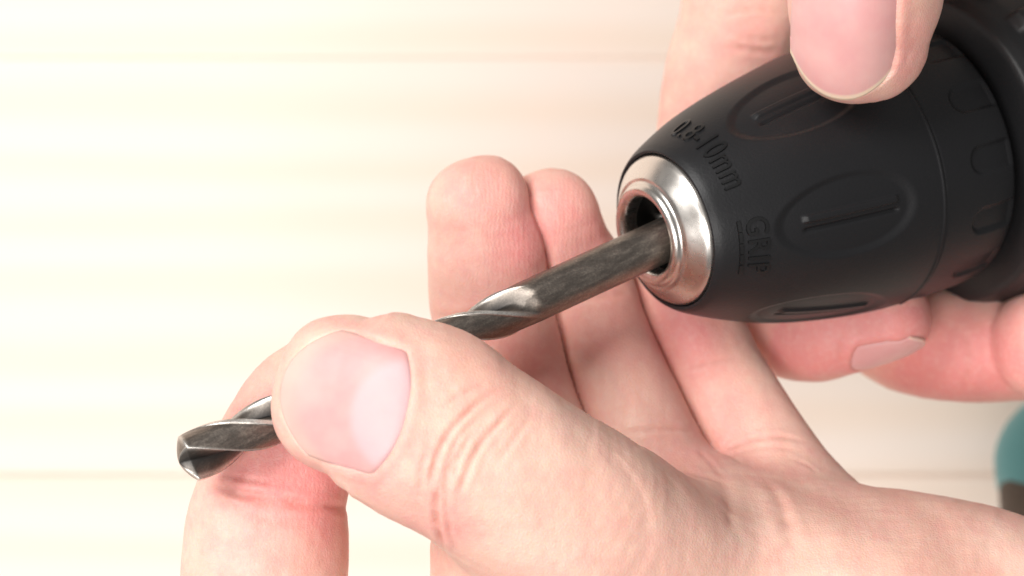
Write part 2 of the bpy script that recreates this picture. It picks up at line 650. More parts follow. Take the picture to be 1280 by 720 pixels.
# moulded lettering on the sleeve
def sleeve_text(txt, s_mid, th_mid, height, length, name, xs=None):
    cu = bpy.data.curves.new('t', 'FONT')
    cu.body = txt
    cu.resolution_u = 6
    cu.space_character = 1.12
    to = bpy.data.objects.new('t', cu)
    C.objects.link(to)
    bpy.context.view_layer.update()
    me = bpy.data.meshes.new_from_object(to.evaluated_get(bpy.context.evaluated_depsgraph_get()))
    bm = bmesh.new()
    bm.from_mesh(me)
    bmesh.ops.triangulate(bm, faces=bm.faces)
    for _ in range(2):
        bmesh.ops.subdivide_edges(bm, edges=[e for e in bm.edges if e.calc_length() > 0.12], cuts=1)
        bmesh.ops.triangulate(bm, faces=bm.faces)
    flat = list(bm.faces)
    r = bmesh.ops.extrude_face_region(bm, geom=flat)
    up = {v for v in r['geom'] if isinstance(v, bmesh.types.BMVert)}
    co = np.array([v.co[:] for v in bm.verts])
    x0, x1, y0, y1 = co[:, 0].min(), co[:, 0].max(), co[:, 1].min(), co[:, 1].max()
    for v in bm.verts:
        x = (v.co.x - (x0 + x1) / 2) / (x1 - x0) * length
        y = (v.co.y - (y0 + y1) / 2) / (y1 - y0) * height
        s = s_mid + y                              # letter tops face the rear
        r0 = float(body_r(np.array(s_mid)))
        th = th_mid + x / r0
        rr = float(body_r(np.array(s))) + (0.27 if v in up else -0.15)
        p = chp(s, th, rr) * MM
        v.co = p
    bmesh.ops.recalc_face_normals(bm, faces=bm.faces)
    m2 = bpy.data.meshes.new(name)
    bm.to_mesh(m2)
    bm.free()
    m2.materials.append(LETTER)
    o = bpy.data.objects.new(name, m2)
    C.objects.link(o)
    o.parent = sleeve
    from mathutils import Matrix
    bpy.data.objects.remove(to)
    return o


sleeve_text('0.8-10mm', 4.6, math.radians(-43), 3.6, 15.5, 'size_marking')
sleeve_text('GRIP', 5.6, math.radians(24), 3.0, 8.6, 'grip_marking')
sleeve_text('_____', 3.2, math.radians(24), 0.45, 8.0, 'grip_line')

# ------------------------------------------------------------ drill bit
B0 = W(224, 579, 6.6)
B1 = W(815, 307, -15.5)
BD = (B1 - B0) / np.linalg.norm(B1 - B0)
BLEN = np.linalg.norm(B1 - B0) + 7
BR = 3.22
Bs = np.cross(BD, [0, 0, 1.0]); Bs /= np.linalg.norm(Bs)     # image-bottom side
if Bs[1] > 0:
    Bs = -Bs
Bu = np.cross(Bs, BD)
if Bu[2] < 0:
    Bu = -Bu
NC = 220
phi = np.linspace(0, 2 * np.pi, NC, endpoint=False)


LAND = 0.50


def cross_section(depth):
    """radius over the angle for a two flute drill, and masks"""
    q = (phi % np.pi) / np.pi                     # 0..1 per half
    r = np.ones(NC)
    # land: q in 0..0.44, flute: 0.44..1
    x = (q - LAND) / (1 - LAND)
    inside = (x > 0) & (x < 1)
    xx = np.clip(x, 0, 1)
    fl = np.power(np.clip(np.sin(np.pi * xx), 0, 1), 0.62)
    r = np.where(inside, 1 - 0.66 * depth * fl, 1.0)
    # margin then body clearance on the land
    cl = sstep(0.06, 0.08, q) * (1 - sstep(LAND - 0.01, LAND, q))
    r = r - np.where(~inside, 0.045 * depth * cl, 0)
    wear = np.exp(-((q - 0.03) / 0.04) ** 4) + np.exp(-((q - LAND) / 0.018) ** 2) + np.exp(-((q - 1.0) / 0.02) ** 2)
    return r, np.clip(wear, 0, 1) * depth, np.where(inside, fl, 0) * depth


FL_END = float(np.linalg.norm(W(662, 377, -9.5) - B0))
PITCH = 37.0
PH0 = 0.85
stations = []
# point
PTL = 1.45
for t in np.linspace(0.02, 1, 18):
    stations.append((PTL * t ** 1.7, t))
for s in np.linspace(PTL + 0.2, BLEN, 360):
    stations.append((s, 1.0))
V, WR, FLU = [], [], []
for s, t in stations:
    dep = 1 - sstep(FL_END - 5.5, FL_END + 0.6, s) 
    dep = dep ** 0.8 if dep > 0 else 0
    r, w, f = cross_section(dep)
    rot = PH0 + 2 * np.pi * s / PITCH
    a = phi + rot
    rr = r * BR * (1 + 0.09 * max(0, 1 - s / 26)) * (1.0 if t == 1 else t)
    c = B0 + BD * s
    V.append(c + (rr * np.cos(a))[:, None] * Bu + (rr * np.sin(a))[:, None] * Bs)
    if t < 1:
        w = np.maximum(w, 0.0) * 0.8 + 0.05
    w = w + 0.8 * math.exp(-((s - PTL) / 0.25) ** 2) * (r > 0.9)
    WR.append(np.clip(w, 0, 1))
    FLU.append(f)
V = np.vstack(V)
f = [list(x) for x in grid_faces(len(stations), NC)]
f.append(list(range(NC))[::-1])
f.append(list(range((len(stations) - 1) * NC, len(stations) * NC)))
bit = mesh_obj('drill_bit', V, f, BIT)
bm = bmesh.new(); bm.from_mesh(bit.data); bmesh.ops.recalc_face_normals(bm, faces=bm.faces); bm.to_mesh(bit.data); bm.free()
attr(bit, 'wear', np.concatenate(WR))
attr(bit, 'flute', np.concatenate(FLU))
attr(bit, 'along', np.repeat(np.array([q[0] for q in stations]) * 0.22, NC))
ANG = np.concatenate([phi + PH0 + 2 * np.pi * q[0] / PITCH for q in stations])
attr(bit, 'cosa', np.cos(ANG) * 2.6)
attr(bit, 'sina', np.sin(ANG) * 2.6)
bit['label'] = 'worn dark steel twist drill bit entering the chuck, pinched near its fluted tip'
bit['category'] = 'drill bit'


# ------------------------------------------------------------ hands: distance fields turned into one skin each
class Field:
    def __init__(self, lo, hi, h):
        self.lo = np.array(lo, float)
        self.h = h
        self.n = np.ceil((np.array(hi) - self.lo) / h).astype(int) + 1
        self.ax = [self.lo[i] + h * np.arange(self.n[i]) for i in range(3)]

    def empty(self):
        return np.full(self.n, 9.0, np.float32)

    def tube(self, st, expo=2.25, caps=(1.0, 1.0), n_sub=7, roll=0.0, margin=7.0):
        """st: px, py, z, half width mm, half depth mm. Returns slices and distances."""
        pts = np.array([[*W(a[0], a[1], a[2]), a[3], a[4]] for a in st], float)
        if len(pts) > 2:
            p = np.vstack([2 * pts[0] - pts[1], pts, 2 * pts[-1] - pts[-2]])
            out = []
            for i in range(1, len(p) - 2):
                for t in np.linspace(0, 1, n_sub, endpoint=False):
                    out.append(0.5 * (2 * p[i] + (-p[i - 1] + p[i + 1]) * t + (2 * p[i - 1] - 5 * p[i] + 4 * p[i + 1] - p[i + 2]) * t ** 2
                                      + (-p[i - 1] + 3 * p[i] - 3 * p[i + 1] + p[i + 2]) * t ** 3))
            out.append(p[-2])
            pts = np.array(out)
        c, ra, rb = pts[:, :3], pts[:, 3], pts[:, 4]
        tan = np.gradient(c, axis=0)
        tan /= np.linalg.norm(tan, axis=1)[:, None]
        w = np.cross(tan, [0, 0, 1.0])
        w /= np.linalg.norm(w, axis=1)[:, None]
        nn = np.cross(w, tan)
        if roll:
            cr, sr = math.cos(roll), math.sin(roll)
            w, nn = cr * w + sr * nn, cr * nn - sr * w
        R = max(ra.max(), rb.max()) * max(1, *caps) + margin
        lo = np.maximum(((c.min(0) - R - self.lo) / self.h).astype(int), 0)
        hi = np.minimum(((c.max(0) + R - self.lo) / self.h).astype(int) + 1, self.n)
        if np.any(hi <= lo):
            return None
        sl = tuple(slice(a, b) for a, b in zip(lo, hi))
        X = self.ax[0][sl[0]].astype(np.float32)[:, None, None]
        Y = self.ax[1][sl[1]].astype(np.float32)[None, :, None]
        Z = self.ax[2][sl[2]].astype(np.float32)[None, None, :]
        shp = (X.shape[0], Y.shape[1], Z.shape[2])
        best = np.full(shp, 1e9, np.float32)
        par = np.zeros(shp, np.float32)
        Rb = R + 1.0
        for i in range(len(c) - 1):
            a, b = c[i], c[i + 1]
            l0 = np.maximum(((np.minimum(a, b) - Rb - self.lo) / self.h).astype(int) - lo, 0)
            l1 = np.minimum(((np.maximum(a, b) + Rb - self.lo) / self.h).astype(int) + 1 - lo, shp)
            if np.any(l1 <= l0):
                continue
            ss = tuple(slice(p_, q_) for p_, q_ in zip(l0, l1))
            x, y, z = X[ss[0]] - a[0], Y[:, ss[1]] - a[1], Z[:, :, ss[2]] - a[2]
            d = b - a
            L2 = d.dot(d)
            t = (x * d[0] + y * d[1] + z * d[2]) / L2
            np.clip(t, 0, 1, out=t)
            dd = (x - t * d[0]) ** 2 + (y - t * d[1]) ** 2 + (z - t * d[2]) ** 2
            bb = best[ss]
            m = dd < bb
            bb[m] = dd[m]
            par[ss][m] = (t + i)[m]
        m = best < R * R
        idx = np.nonzero(m)
        pr_ = par[m]
        i0 = np.minimum(pr_.astype(int), len(c) - 2)
        tt = (pr_ - i0)[:, None]
        lerp = lambda A: A[i0] * (1 - tt) + A[i0 + 1] * tt
        cc, ww, nv, tv = lerp(c), lerp(w), lerp(nn), lerp(tan)
        raa = ra[i0] * (1 - tt[:, 0]) + ra[i0 + 1] * tt[:, 0]
        rbb = rb[i0] * (1 - tt[:, 0]) + rb[i0 + 1] * tt[:, 0]
        P = np.stack([X[idx[0], 0, 0], Y[0, idx[1], 0], Z[0, 0, idx[2]]], -1)
        v = P - cc
        al = np.abs((v * ww).sum(1)) / raa
        bl = np.abs((v * nv).sum(1)) / rbb
        cl_ = (v * tv).sum(1)
        rc = np.where(pr_ < 0.5, raa * caps[0], raa * caps[1])
        cl_ = np.abs(cl_) / rc
        cl_ = np.where((pr_ > 1e-4) & (pr_ < len(c) - 1 - 1e-4), 0, cl_)
        k = (al ** expo + bl ** expo + cl_ ** expo) ** (1 / expo)
        dist = np.linalg.norm(v, axis=1) * (1 - 1 / np.maximum(k, 1e-3))
        dist = np.maximum(dist, -np.minimum(raa, rbb))
        D = np.full(shp, 9.0, np.float32)
        D[m] = np.minimum(dist, 9.0)
        return sl, D

    @staticmethod
    def smin(a, b, k):
        h = np.clip(0.5 + 0.5 * (b - a) / k, 0, 1)
        return b * (1 - h) + a * h - k * h * (1 - h)

    def add(self, F, prim, k):
        if prim is None:
            return
        sl, D = prim
        F[sl] = self.smin(F[sl], D, k)

    def add_touching(self, F, prim, depth=0.75, w=0.55):
        """fingers lying side by side: a narrow cleft where the two skins meet"""
        sl, D = prim
        a = F[sl]
        F[sl] = np.minimum(a, D) + depth * np.exp(-((a - D) / w) ** 2)

    def sample(self, F, P):
        q = (np.asarray(P) - self.lo) / self.h
        q = np.clip(q, 0, np.array(F.shape) - 1.001)
        i = q.astype(int)
        f_ = q - i
        out = 0
        for dx in (0, 1):
            for dy in (0, 1):
                for dz in (0, 1):
                    wgt = (f_[:, 0] if dx else 1 - f_[:, 0]) * (f_[:, 1] if dy else 1 - f_[:, 1]) * (f_[:, 2] if dz else 1 - f_[:, 2])
                    out = out + wgt * F[i[:, 0] + dx, i[:, 1] + dy, i[:, 2] + dz]
        return out

    def march(self, F, O, D, tmax=80.0, step=0.4):
        """first hit of rays, O and D (n,3); returns points"""
        O = np.asarray(O, float)
        D = np.asarray(D, float)
        t = np.zeros(len(O))
        done = np.zeros(len(O), bool)
        prev = np.full(len(O), 9.0)
        for _ in range(int(tmax / step)):
            d = self.sample(F, O + D * t[:, None])
            hit = (d < 0) & ~done
            fr = np.where(hit, prev / np.maximum(prev - d, 1e-6), 0)
            t = np.where(hit, t - step + fr * step, t)
            done |= hit
            prev = np.where(done, prev, d)
            t = np.where(done, t, t + step)
            if done.all():
                break
        return O + D * t[:, None]

    def surf(self, F, pix, ztop=32.0):
        pix = np.asarray(pix, float)
        O = np.array([W(a, b, ztop) for a, b in pix])
        E = np.array([0, 0, CAM_H])
        D = O - E
        D /= np.linalg.norm(D, axis=1)[:, None]
        return self.march(F, O, D, 130.0)

    def normal(self, F, P, e=0.8):
        g = []
        for i in range(3):
            d = np.zeros(3); d[i] = e
            g.append(self.sample(F, P + d) - self.sample(F, P - d))
        g = np.stack(g, -1)
        return g / (np.linalg.norm(g, axis=1)[:, None] + 1e-9)


def surface_nets(F, lo, h):
    s = F < 0
    n = np.array(F.shape)
    cnt = np.zeros(n - 1, np.int8)
    for dx in (0, 1):
        for dy in (0, 1):
            for dz in (0, 1):
                cnt += s[dx:n[0] - 1 + dx, dy:n[1] - 1 + dy, dz:n[2] - 1 + dz]
    act = (cnt > 0) & (cnt < 8)
    I = np.stack(np.nonzero(act), -1)
    idx = np.full(n - 1, -1, np.int32)
    idx[act] = np.arange(len(I))
    acc = np.zeros((len(I), 3))
    num = np.zeros(len(I))
    corners = [(a, b, c) for a in (0, 1) for b in (0, 1) for c in (0, 1)]
    val = {c: F[I[:, 0] + c[0], I[:, 1] + c[1], I[:, 2] + c[2]].astype(float) for c in corners}
    for a in corners:
        for axn in range(3):
            if a[axn] == 0:
                b = list(a); b[axn] = 1; b = tuple(b)
                va, vb = val[a], val[b]
                m = (va < 0) != (vb < 0)
                t = np.where(m, va / np.where(m, va - vb, 1), 0)
                p = np.array(a, float)[None] + t[:, None] * (np.array(b) - np.array(a))[None]
                acc[m] += p[m]
                num[m] += 1
    V = lo + h * (I + acc / num[:, None])
    faces = []
    for axn in range(3):
        u, v = (axn + 1) % 3, (axn + 2) % 3
        sa = [slice(0, -1) if i == axn else slice(1, -1) for i in range(3)]
        sb = [slice(1, None) if i == axn else slice(1, -1) for i in range(3)]
        A, B = s[tuple(sa)], s[tuple(sb)]
        for flip, mask in ((False, A & ~B), (True, ~A & B)):
            J = np.stack(np.nonzero(mask), -1)
            J[:, u] += 1
            J[:, v] += 1
            q = []
            for du, dv in ((-1, -1), (0, -1), (0, 0), (-1, 0)):
                K = J.copy(); K[:, u] += du; K[:, v] += dv
                q.append(idx[K[:, 0], K[:, 1], K[:, 2]])
            q = np.stack(q, -1)
            faces.append(q[:, ::-1] if flip else q)
    f = np.vstack(faces)
    return V, f[(f >= 0).all(1)]


def smooth_mesh(V, Fq, it=2, lam=0.5):
    E = np.vstack([Fq[:, [0, 1]], Fq[:, [1, 2]], Fq[:, [2, 3]], Fq[:, [3, 0]]])
    n = len(V)
    deg = np.bincount(E[:, 0], minlength=n) + np.bincount(E[:, 1], minlength=n)
    for _ in range(it):
        A = np.stack([np.bincount(E[:, 0], V[E[:, 1], i], n) + np.bincount(E[:, 1], V[E[:, 0], i], n) for i in range(3)], -1)
        V = V + lam * (A / np.maximum(deg, 1)[:, None] - V)
    return V


def vnormals(V, Fq):
    a = V[Fq[:, 2]] - V[Fq[:, 0]]
    b = V[Fq[:, 3]] - V[Fq[:, 1]]
    fn = np.cross(a, b)
    nrm = np.zeros_like(V)
    for j in range(4):
        for i in range(3):
            nrm[:, i] += np.bincount(Fq[:, j], fn[:, i], len(V))
    return nrm / (np.linalg.norm(nrm, axis=1)[:, None] + 1e-12)


def poly_dist(V, P):
    """distance of points V to a 3-D polyline, and the parameter 0..1"""
    best = np.full(len(V), 1e9)
    par = np.zeros(len(V))
    for i in range(len(P) - 1):
        d = P[i + 1] - P[i]
        L2 = max(d.dot(d), 1e-9)
        t = np.clip(((V - P[i]) @ d) / L2, 0, 1)
        q = np.linalg.norm(V - P[i] - t[:, None] * d, axis=1)
        m = q < best
        best[m] = q[m]
        par[m] = ((i + t) / (len(P) - 1))[m]
    return best, par


def rs_pix(pix, n=24):
    p = np.array(pix, float)
    if len(p) > 2:
        return smooth_prof(p, max(3, n // (len(p) - 1)))
    t = np.linspace(0, 1, n)[:, None]
    return p[0] * (1 - t) + p[1] * t


def fractal(V, scale, seed):
    """cheap smooth lumps from a few sine waves"""
    rng = np.random.RandomState(seed)
    out = np.zeros(len(V))
    for _ in range(14):
        k = rng.normal(size=3)
        k /= np.linalg.norm(k)
        k *= rng.uniform(0.6, 1.7) / scale
        out += np.sin(V @ k * 6.283 + rng.uniform(0, 6.28))
    return out / 3.7


class Nail:
    def __init__(self, fld, F, pix_c, pix_tip, half_w, L, c0=0.5, c1=0.35, tipback=0.0, flat=0.6, norm=None, lift=0.12, shift=(0, 0, 0)):
        c = fld.surf(F, [pix_c])[0] + np.array(shift, float)
        n = fld.normal(F, c[None], 2.5)[0] if norm is None else np.array(norm, float)
        n /= np.linalg.norm(n)
        tdir = W(pix_tip[0], pix_tip[1], c[2]) - W(pix_c[0], pix_c[1], c[2])
        t = tdir - n * tdir.dot(n)
        t /= np.linalg.norm(t)
        b = np.cross(n, t)
        self.c, self.n, self.t, self.b = c, n, t, b
        self.W, self.L, self.c0, self.c1 = half_w, L, c0, c1
        self.fld, self.F, self.flat, self.lift = fld, F, flat, lift

    def wid(self, s):
        return self.W * (0.90 + 0.10 * np.sin(np.pi * np.clip(s * 0.75 + 0.1, 0, 1)))

    def edge(self, V):
        """approximate distance inside (+) or outside (-) of the nail outline, mm; and parts"""
        d = V - self.c
        x, y, z = d @ self.b, d @ self.t, d @ self.n
        u = x / self.W
        prox = -self.L / 2 + self.c0 * self.W * np.abs(u) ** 2.4
        dist = self.L / 2 - self.c1 * self.W * np.abs(u) ** 2.2
        s = (y + self.L / 2) / self.L
        side = (self.wid(s) - np.abs(x))
        ok = (z > -9) & (z < 8)
        return side, y - prox, dist - y, ok

    def mesh(self, name, parent_obj):
        nu, nv = 44, 52
        u = np.linspace(-1, 1, nu)
        v = np.linspace(0, 1, nv)
        U, S_ = np.meshgrid(u, v, indexing='ij')
        prox = -self.L / 2 + self.c0 * self.W * np.abs(U) ** 2.4
        dist = self.L / 2 - self.c1 * self.W * np.abs(U) ** 2.2
        y = prox + (dist - prox) * S_
        x = U * self.wid((y + self.L / 2) / self.L)
        O = self.c + x[..., None] * self.b + y[..., None] * self.t + 9.0 * self.n
        H = self.fld.march(self.F, O.reshape(-1, 3), np.repeat(-self.n[None], O.size // 3, 0), 20.0, 0.25)
        hgt = ((H - self.c) @ self.n).reshape(nu, nv)
        hgt = np.where(hgt > -8.5, hgt, np.nan)
        hgt = np.where(np.isnan(hgt), -99, hgt)
        # the plate is a smooth arch: fit height = a + b x^2 + c x + d y + e y^2 + f x^4
        xf, yf, hf = x.ravel() / self.W, y.ravel() / self.L, hgt.ravel()
        ok = hf > -8.5
        A = np.stack([np.ones_like(xf), xf, yf, xf ** 2, yf ** 2, xf * yf, xf ** 4, xf ** 2 * yf], -1)
        co, *_ = np.linalg.lstsq(A[ok], hf[ok], rcond=None)
        h2 = (A @ co).reshape(nu, nv)
        h2 = np.where(hgt > -8.5, self.flat * h2 + (1 - self.flat) * hgt, h2)
        top = h2 + self.lift
        # edges dive under the folds
        top = top - 0.25 * np.exp(-((1 - np.abs(U)) / 0.05) ** 1.0) - 0.35 * np.exp(-(S_ / 0.03))
        self.hfun = (co,)
        T3 = self.c + x[..., None] * self.b + y[..., None] * self.t + top[..., None] * self.n
        B3 = T3 - 0.55 * self.n
        V = np.vstack([T3.reshape(-1, 3), B3.reshape(-1, 3)])
        M = nu * nv
        f = []
        g = grid_faces(nu, nv, False)
        f += [list(q) for q in g]
        f += [list(q[::-1] + M) for q in g]
        ring = [i * nv for i in range(nu)] + [(nu - 1) * nv + j for j in range(1, nv)] + [i * nv + nv - 1 for i in range(nu - 2, -1, -1)] + [j for j in range(nv - 2, 0, -1)]
        for a, b_ in zip(ring, ring[1:] + ring[:1]):
            f.append([a, b_, b_ + M, a + M])
        o = mesh_obj(name, V, f, NAIL)
        bm = bmesh.new(); bm.from_mesh(o.data); bmesh.ops.recalc_face_normals(bm, faces=bm.faces); bm.to_mesh(o.data); bm.free()
        yy = (y + self.L / 2)
        lun = 1 - sstep(0.78, 1.0, np.hypot(x / (self.W * 0.98), yy / (self.L * self.lun)))
        fe = sstep(0, max(0.35, 0.8 * self.free) if self.free > 2 else 0.35, y - (dist - self.free))
        at = lambda a_: np.concatenate([a_.ravel(), a_.ravel()])
        attr(o, 'lunula', at(lun))
        attr(o, 'free_edge', at(fe * self.fe_amt))
        attr(o, 'across', at(U))
        o.parent = parent_obj
        return o

    lun = 0.33
    free = 0.8
    fe_amt = 0.8


def build_hand(name, fld, F, creases, flush_shades, pads, nails, smooth=2, lump=0.08):
    V, Fq = surface_nets(F, fld.lo, fld.h)
    V = smooth_mesh(V, Fq, smooth)
    nr = vnormals(V, Fq)
    disp = lump * fractal(V, 9.0, 3) + 0.02 * fractal(V, 3.0, 5)
    crease_a = np.zeros(len(V))
    for c in creases:
        pix, depth, wid = c[0], c[1], c[2]
        tint = c[3] if len(c) > 3 else 0.5
        P3 = fld.surf(F, rs_pix(pix))
        # steps in depth mean the line ran off the surface: keep the near part
        lo_, hi_ = P3.min(0) - 4 * wid - 1, P3.max(0) + 4 * wid + 1
        m = np.nonzero(((V > lo_) & (V < hi_)).all(1))[0]
        if not len(m):
            continue
        d, t = poly_dist(V[m], P3)
        fade = sstep(0, 0.22, t) * (1 - sstep(0.78, 1, t))
        fade = 0.12 + 0.88 * fade
        end = np.where((t <= 0.0) | (t >= 1.0), np.exp(-(d / (wid)) ** 2), 1)
        wob = 0.75 + 0.25 * np.sin(t * 23 + len(pix) * 7 + pix[0][0])
        g = np.exp(-(d / wid) ** 2) * fade * wob * end
        disp[m] -= 0.66 * depth * g
        disp[m] += depth * 0.30 * np.exp(-((d - 2.3 * wid) / (1.3 * wid)) ** 2) * fade * end
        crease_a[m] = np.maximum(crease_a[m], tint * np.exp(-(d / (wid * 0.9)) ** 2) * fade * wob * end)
    flush_shade = np.zeros(len(V))  # natural redness plus shade painted as deeper red
    for c in flush_shades:
        px, py, rad, amt = c[:4]
        p = fld.surf(F, [(px, py)])[0]
        r = rad / 8.5
        d = np.linalg.norm(V - p, axis=1)
        flush_shade += amt * np.exp(-(d / r) ** 2)
    flush_shade = np.clip(flush_shade, -0.5, 1)
    pad = np.zeros(len(V))
    for px, py, rad, amt in pads:
        p = fld.surf(F, [(px, py)])[0]
        d = np.linalg.norm(V - p, axis=1)
        pad = np.maximum(pad, amt * (1 - sstep(0.6, 1.0, d / (rad / 8.5))))
    out = []
    for nl in nails:
        side, prox, dist, ok = nl.edge(V)
        facing = sstep(0.15, 0.6, nr @ nl.n)
        ok = ok & (facing > 0)
        e = np.minimum(np.minimum(side, prox), dist)
        inside = sstep(-0.15, 0.55, e)
        disp -= np.where(ok, 0.55 * inside * facing, 0)
        near = np.minimum(side, prox)
        fold = np.exp(-((near + 0.75) / 0.75) ** 2) * sstep(-1.5, 1.0, dist)
        corner = (side > -2.5) & (prox > -2.5)
        disp += np.where(ok & corner, nl.foldh * fold * (1 - inside) * facing, 0)
        line = np.exp(-((near + 0.05) / 0.28) ** 2) * (dist > -0.3) * corner
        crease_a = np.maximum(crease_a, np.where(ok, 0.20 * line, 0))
        flush_shade = flush_shade + np.where(ok & corner, 0.25 * np.exp(-((near + 0.9) / 1.2) ** 2), 0)
    V = V + nr * disp[:, None]
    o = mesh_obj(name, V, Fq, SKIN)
    attr(o, 'flush_shade', flush_shade)
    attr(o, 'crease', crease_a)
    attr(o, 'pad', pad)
    for nl in nails:
        nl.mesh('nail', o)
    return o


Nail.foldh = 0.15

# ---- left hand (palm towards the camera, thumb and index finger pinching the bit)
lo = [W(200, 0, -50)[0], W(0, 1010, -40)[1], -58]
hi = [W(1430, 0, -20)[0], W(0, 180, -20)[1], 30]
LF = Field(lo, hi, HV)
F = LF.empty()
# three open fingers
middle = [(601, 266, -23, 8.1, 7.4), (610, 305, -24.5, 9.3, 8.2), (618, 372, -26, 9.8, 8.6), (628, 425, -26.5, 9.7, 8.6), (641, 490, -26.5, 9.7, 8.8), (670, 570, -25, 10.2, 9), (722, 660, -23, 11, 10)]
ring = [(688, 279, -27.5, 7.8, 7.2), (698, 320, -29, 8.9, 8.0), (722, 370, -30, 9.0, 8.2), (744, 430, -30.3, 8.9, 8.0), (780, 510, -29, 8.8, 8.4), (820, 585, -27, 8.8, 9), (872, 665, -24, 9.6, 10)]
little = [(832, 318, -33, 6.2, 6.0), (843, 358, -34, 7.4, 6.8), (866, 412, -34.5, 7.9, 7.0), (897, 478, -34, 8.1, 7.2), (934, 548, -31.5, 8.9, 8.2), (976, 622, -28, 10.0, 9.4), (1030, 700, -25, 11, 11)]
LF.add(F, LF.tube(little, caps=(1.0, 0.6)), 0.8)
LF.add_touching(F, LF.tube(ring, caps=(1.05, 0.6)))
LF.add_touching(F, LF.tube(middle, caps=(1.05, 0.6)))
# palm and wrist
G = LF.empty()
LF.add(G, LF.tube([(860, 700, -26, 13, 12), (960, 800, -22, 16, 15)], caps=(0.8, 0.8)), 1)
LF.add(G, LF.tube([(890, 655, -22, 10, 11), (980, 740, -12, 14.5, 14), (1080, 800, -9, 17, 16)], caps=(0.8, 0.8)), 6)
LF.add(G, LF.tube([(1002, 655, -25, 8.5, 10.5), (1048, 696, -20.5, 12.2, 13), (1165, 770, -15, 18.5, 15), (1320, 862, -15, 22.5, 17), (1520, 960, -20, 25, 18)], caps=(0.7, 0.5)), 7)
LF.add(G, LF.tube([(800, 790, -20, 16, 13), (960, 860, -16, 20, 16), (1200, 930, -18, 22, 18)], caps=(0.8, 0.5)), 8)
F = LF.smin(F, G, 3.2)
# index finger: root, knuckles below the picture, tip under the bit
IX = LF.empty()
index = [(720, 760, -22, 12, 11), (600, 850, -16, 11.5, 11), (470, 925, -9, 11.5, 10.5), (368, 900, -6, 11.8, 10.5), (333, 820, -5.5, 11.8, 10.2), (331, 735, -6, 11.8, 10), (333, 685, -6.8, 11.7, 9.7), (336, 640, -7.4, 11.2, 9.2), (344, 604, -8, 10.5, 8.9), (361, 560, -8.4, 10.4, 8.6), (388, 514, -9.0, 9.9, 8.2), (420, 478, -10, 8.6, 7.4)]
LF.add(IX, LF.tube(index, caps=(0.8, 1.0)), 1)
LF.add(IX, LF.tube([(648, 690, -6, 12.5, 12), (650, 760, -12, 13, 13), (660, 850, -18, 13, 13)], caps=(0.6, 0.8)), 2.0)
F = LF.smin(F, IX, 1.5)
# thumb
T_ = LF.empty()
thumb = [(438, 495, 10.2, 10.8, 7.4), (459, 501, 10.8, 12.1, 8.1), (482, 508, 11.2, 12.8, 8.6), (530, 529, 11.2, 13.4, 9.2), (585, 563, 10.5, 12.9, 9.6), (645, 604, 8.5, 13.1, 10.4), (716, 658, 4, 14.3, 12.3), (800, 728, -4, 16.0, 14), (890, 805, -12, 18, 16), (1030, 890, -12, 20, 18)]
LF.add(T_, LF.tube(thumb, caps=(0.98, 0.6), expo=2.35), 1)
F = LF.smin(F, T_, 8.0)

lcre = [
    # thumb joint wrinkles (pixel paths of the photo, dropped onto the skin)
    ([(620, 488), (588, 512), (560, 543), (543, 580), (536, 612)], 0.42, 0.36, 0.75),
    ([(652, 500), (622, 530), (598, 560), (580, 600), (574, 622)], 0.34, 0.36, 0.6),
    ([(612, 478), (580, 490), (552, 510)], 0.20, 0.36, 0.3),
    ([(548, 600), (545, 640), (549, 668), (556, 690)], 0.50, 0.42, 0.9),
    ([(572, 560), (560, 590), (556, 630), (562, 665), (572, 690)], 0.26, 0.36, 0.5),
    ([(590, 540), (574, 570), (566, 600)], 0.22, 0.32, 0.4),
    ([(535, 560), (527, 590), (524, 620)], 0.22, 0.36, 0.4),
    ([(664, 520), (640, 552), (622, 580)], 0.16, 0.4, 0.3),
    ([(600, 520), (575, 545), (556, 580)], 0.16, 0.3, 0.3),
    # index finger end joint
    ([(254, 600), (300, 616), (350, 624), (395, 632), (440, 636)], 0.75, 0.5, 0.5),
    ([(272, 612), (320, 628), (370, 636), (410, 640)], 0.25, 0.4, 0.3),
    ([(268, 592), (310, 600), (345, 605)], 0.2, 0.35, 0.3),
    ([(285, 640), (340, 652), (400, 655)], 0.12, 0.5, 0.2),
    # middle finger
    ([(536, 392), (570, 396), (620, 388), (672, 384), (706, 392)], 0.24, 0.5, 0.45),
    ([(545, 402), (600, 404), (650, 398)], 0.14, 0.4, 0.25),
    # ring finger
    ([(716, 372), (750, 372), (795, 362)], 0.22, 0.45, 0.4),
    ([(782, 540), (810, 538), (842, 536), (870, 540)], 0.22, 0.4, 0.4),
    ([(868, 560), (890, 580), (903, 598)], 0.2, 0.4, 0.35),
    # little finger
    ([(858, 462), (885, 455), (925, 446)], 0.20, 0.40, 0.4),
    ([(900, 566), (935, 552), (975, 546), (1010, 553)], 0.26, 0.36, 0.5),
    ([(905, 574), (950, 560), (1005, 563)], 0.16, 0.32, 0.3),
    ([(985, 572), (1008, 580), (1022, 592)], 0.14, 0.34, 0.2),
    # palm
    ([(898, 590), (906, 612), (912, 640), (914, 665)], 0.30, 0.9, 0.3),
    ([(958, 600), (972, 622), (984, 655), (990, 690)], 0.36, 0.8, 0.3),
    ([(850, 586), (880, 596), (905, 604)], 0.3, 0.7, 0.3),
]
